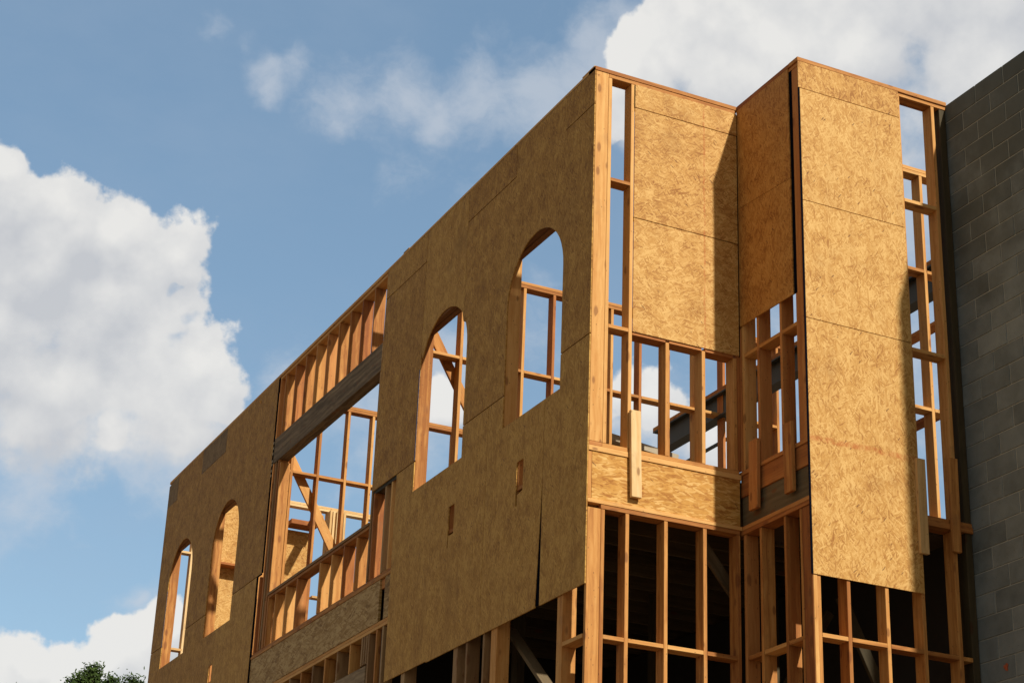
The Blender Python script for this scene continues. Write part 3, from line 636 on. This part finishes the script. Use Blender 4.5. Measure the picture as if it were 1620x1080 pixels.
# ------------------------------------------------------------------ concrete block wall
def block_wall():
    m, n, bs = mat('concrete_block')
    tc = n.node('ShaderNodeTexCoord').outputs['Object']
    at = n.node('ShaderNodeAttribute', attribute_name='tone').outputs['Fac']
    f = n.noise(tc, 5, 6, .6); gr = n.noise(tc, 90, 3, .6)
    val = n.m('ADD', n.m('MULTIPLY_ADD', f, .9, -.18), n.m('MULTIPLY', at, .45))
    c = n.ramp(val, [(.15, (.125, .148, .155)), (.5, (.185, .215, .225)), (.85, (.24, .275, .283))])
    sep = n.node('ShaderNodeSeparateXYZ'); n.put(sep.inputs[0], tc)
    # the top courses are stained by damp and dirt
    dmp = n.m('ADD', n.m('MULTIPLY_ADD', n.noise(tc, 1.6, 5, .6), 2.4, -1.2), n.maprange(sep.outputs[2], H-2.6, H-.1, 0, .8))
    c = n.mix(n.maprange(dmp, -.1, .75, 0, .72, True), c, (.085, .092, .082))
    c = n.mix(n.m('MULTIPLY', n.m('GREATER_THAN', gr, .66), .5), c, (.06, .06, .05))
    n.put(bs.inputs['Base Color'], c); bs.inputs['Roughness'].default_value = .95; bs.inputs['Specular IOR Level'].default_value = .1
    bp = n.node('ShaderNodeBump'); bp.inputs['Strength'].default_value = .5; bp.inputs['Distance'].default_value = .004
    n.put(bp.inputs['Height'], n.noise(tc, 120, 4, .7)); n.l.new(bp.outputs[0], bs.inputs['Normal'])
    mm, n2, b2 = mat('mortar')
    tc2 = n2.node('ShaderNodeTexCoord').outputs['Object']
    n2.put(b2.inputs['Base Color'], n2.mix(n2.noise(tc2, 3, 4), (.24, .26, .24), (.40, .42, .39))); b2.inputs['Roughness'].default_value = .95
    e = empty('concrete_block_wall', (3.54, -2.5, 0))
    tag(e, 'grey concrete block wall at the right edge, stained dark along its top', 'wall')
    bm = bmesh.new(); lay = None
    x0, x1, yA, yB = 3.437, 3.633, -1.12, -3.84
    tones = []
    CH = .2050; row = 0; top = H-.022; rows = int(top/CH)
    rnd = random.Random(3)
    for rI in range(rows+1):
        zt = top-rI*CH; zb = max(zt-CH+.010, .001)
        if zt < .05: break
        yj = -1.12; first = True
        jy = [-1.0]
        step = .4145; offs = -1.55 if rI % 2 == 0 else -1.34
        y = offs
        while y > yB+.03: jy.append(y); y -= step
        jy.append(yB)
        for a, b in zip(jy[:-1], jy[1:]):
            d = rnd.uniform(-.0018, .0018)
            fs0 = len(bm.faces)
            fs = bm_box(bm, (x0+d, b+.005, zb), (x1, a-.005, zt), .004)
            t = rnd.random()
            tones.append((fs0, len(bm.faces), t))
    me = bpy.data.meshes.new('blocks'); bm.faces.ensure_lookup_table(); bm.to_mesh(me); nf = len(bm.faces); bm.free()
    at_ = me.attributes.new('tone', 'FLOAT', 'FACE')
    for a, b, t in tones:
        for i in range(a, b): at_.data[i].value = t
    me.materials.append(m)
    o = link('block_courses', me, e); o.location = (-3.54, 2.5, 0)
    bm = bmesh.new(); bm_box(bm, (x0+.006, yB+.004, .0), (x1-.006, -1.004, top-.004)); me = bpy.data.meshes.new('mortar'); bm.to_mesh(me); bm.free(); me.materials.append(mm)
    o = link('mortar_joints', me, e); o.location = (-3.54, 2.5, 0)
    # orange survey mark sprayed on the block face
    bm = bmesh.new(); vs = []
    for i in range(16):
        a = i/16*2*math.pi; rr = 1+.22*math.sin(3*a+1)+.15*math.sin(5*a)
        vs.append(bm.verts.new((0, .028*rr*math.cos(a), .033*rr*math.sin(a))))
    f = bm.faces.new(vs); ex = bmesh.ops.extrude_face_region(bm, geom=[f])
    for v in [q for q in ex['geom'] if isinstance(q, bmesh.types.BMVert)]: v.co.x -= .002
    bmesh.ops.recalc_face_normals(bm, faces=bm.faces)
    me = bpy.data.meshes.new('mark'); bm.to_mesh(me); bm.free(); me.materials.append(flat_mat('orange_paint', (.42, .10, .04), .8, 0, .4, 60))
    o = link('paint_mark', me, e); o.location = (3.4345-3.54, -1.43+2.5, H-5.85)
block_wall()

# ------------------------------------------------------------------ trees beyond
def leaf_mat(name, c0, c1):
    m, n, bs = mat(name)
    at = n.node('ShaderNodeAttribute', attribute_name='tone').outputs['Fac']
    n.put(bs.inputs['Base Color'], n.mix(at, c0, c1)); bs.inputs['Roughness'].default_value = .8; bs.inputs['Specular IOR Level'].default_value = .1
    return m
M_leaf = leaf_mat('leaves', (.014, .030, .007), (.058, .095, .024))
M_bark = flat_mat('bark', (.09, .065, .045), .95, 0, .4, 6)
def tube(bm, p, q, r0, r1, n=7):
    p = Vector(p); q = Vector(q); z = (q-p).normalized(); x = z.orthogonal().normalized(); y = z.cross(x)
    A = [bm.verts.new(p + (x*math.cos(t)+y*math.sin(t))*r0) for t in [2*math.pi*i/n for i in range(n)]]
    C = [bm.verts.new(q + (x*math.cos(t)+y*math.sin(t))*r1) for t in [2*math.pi*i/n for i in range(n)]]
    for i in range(n): bm.faces.new((A[i], A[(i+1) % n], C[(i+1) % n], C[i]))
def tree(loc, h, cr, label, seed, nleaf, lobes):
    rn = random.Random(seed); e = empty('tree', loc); tag(e, label, 'tree', 'trees beyond the building')
    bm = bmesh.new(); pts = [Vector((0, 0, 0))]; zt = h*.45
    tube(bm, (0, 0, 0), (.1, .05, zt), .30, .2)
    for (lx, ly, lz, lr) in lobes:
        c = Vector((lx, ly, lz)); s = Vector((.1, .05, zt*rn.uniform(.8, 1)))
        mid = s.lerp(c, .5)+Vector((rn.uniform(-.3, .3), rn.uniform(-.3, .3), .2))
        tube(bm, s, mid, .12, .07); tube(bm, mid, c, .07, .03, 5)
        for k in range(9):
            d = Vector((rn.gauss(0, 1), rn.gauss(0, 1), rn.gauss(.3, .8))).normalized()*lr*rn.uniform(.6, 1.0)
            tube(bm, c, c+d, .025, .008, 4)
    me = bpy.data.meshes.new('trunk'); bm.to_mesh(me); bm.free(); me.materials.append(M_bark); link('trunk', me, e)
    verts = []; faces = []; tones = []
    tot = sum(l[3]**2 for l in lobes)
    for (lx, ly, lz, lr) in lobes:
        ncl = max(4, int(nleaf*lr**2/tot/26))
        for k in range(ncl):
            d = Vector((rn.gauss(0, 1), rn.gauss(0, 1), rn.gauss(0, 1))).normalized()*lr*rn.uniform(.35, 1.05)**.6
            d.z *= .85
            if rn.random() < .06: d *= 1.25
            cc = Vector((lx, ly, lz)) + d; cs = min(rn.uniform(.08, .24), lr*.6); tn = rn.random()
            for j in range(26):
                p = cc + Vector((rn.gauss(0, cs), rn.gauss(0, cs), rn.gauss(0, cs)))
                a = Vector((rn.gauss(0, 1), rn.gauss(0, 1), rn.gauss(0, 1))).normalized(); b = a.orthogonal().normalized()
                L = rn.uniform(.04, .085); W = L*.5; i0 = len(verts)
                verts += [p-a*L, p+b*W, p+a*L, p-b*W]; faces.append((i0, i0+1, i0+2, i0+3)); tones.append(min(1, max(0, tn*.6+rn.random()*.5)))
    me = bpy.data.meshes.new('crown'); me.from_pydata([tuple(v) for v in verts], [], faces)
    at_ = me.attributes.new('tone', 'FLOAT', 'FACE')
    for i, t in enumerate(tones): at_.data[i].value = t
    me.materials.append(M_leaf); link('crown', me, e)
Zt = H+3.78
rt = random.Random(12)
LB = [(-.45, 0, Zt-4.0, 1.9), (1.6, 0, Zt-4.1, 1.9), (.4, .6, Zt-2.9, 1.2), (-.6, 0, Zt-2.2, .85), (.6, .2, Zt-2.2, .85), (1.6, .2, Zt-2.3, .9)]
for (cx, top, wd) in ((-.42, .10, .74), (.18, -.20, .5), (.84, -.10, .7), (1.55, -.45, .7), (-1.0, -.48, .6), (-.75, -.30, .4)):
    for k in range(13):
        f = k/12; zz = Zt+top-.18-f*1.5
        LB.append((cx+rt.gauss(0, wd*.52*(f+.12)), rt.gauss(0, .4*(f+.1)), zz, .13+.17*f+rt.random()*.08))
tree((6.4, 45, 0), Zt, 3.2, 'dark green leafy tree whose top rises behind the lower left corner of the building', 5, 100000, LB)
tree((4.3, 49, 0), Zt-1.12, 2.4, 'smaller green tree with only its topmost twigs showing at the bottom left', 9, 30000,
     [(-.1, 0, Zt-.80, .42), (-.9, 0, Zt-.92, .36), (.2, 0, Zt-2.1, 1.1), (-.9, .2, Zt-2.2, 1.1), (0, 0, Zt-3.6, 1.7)])
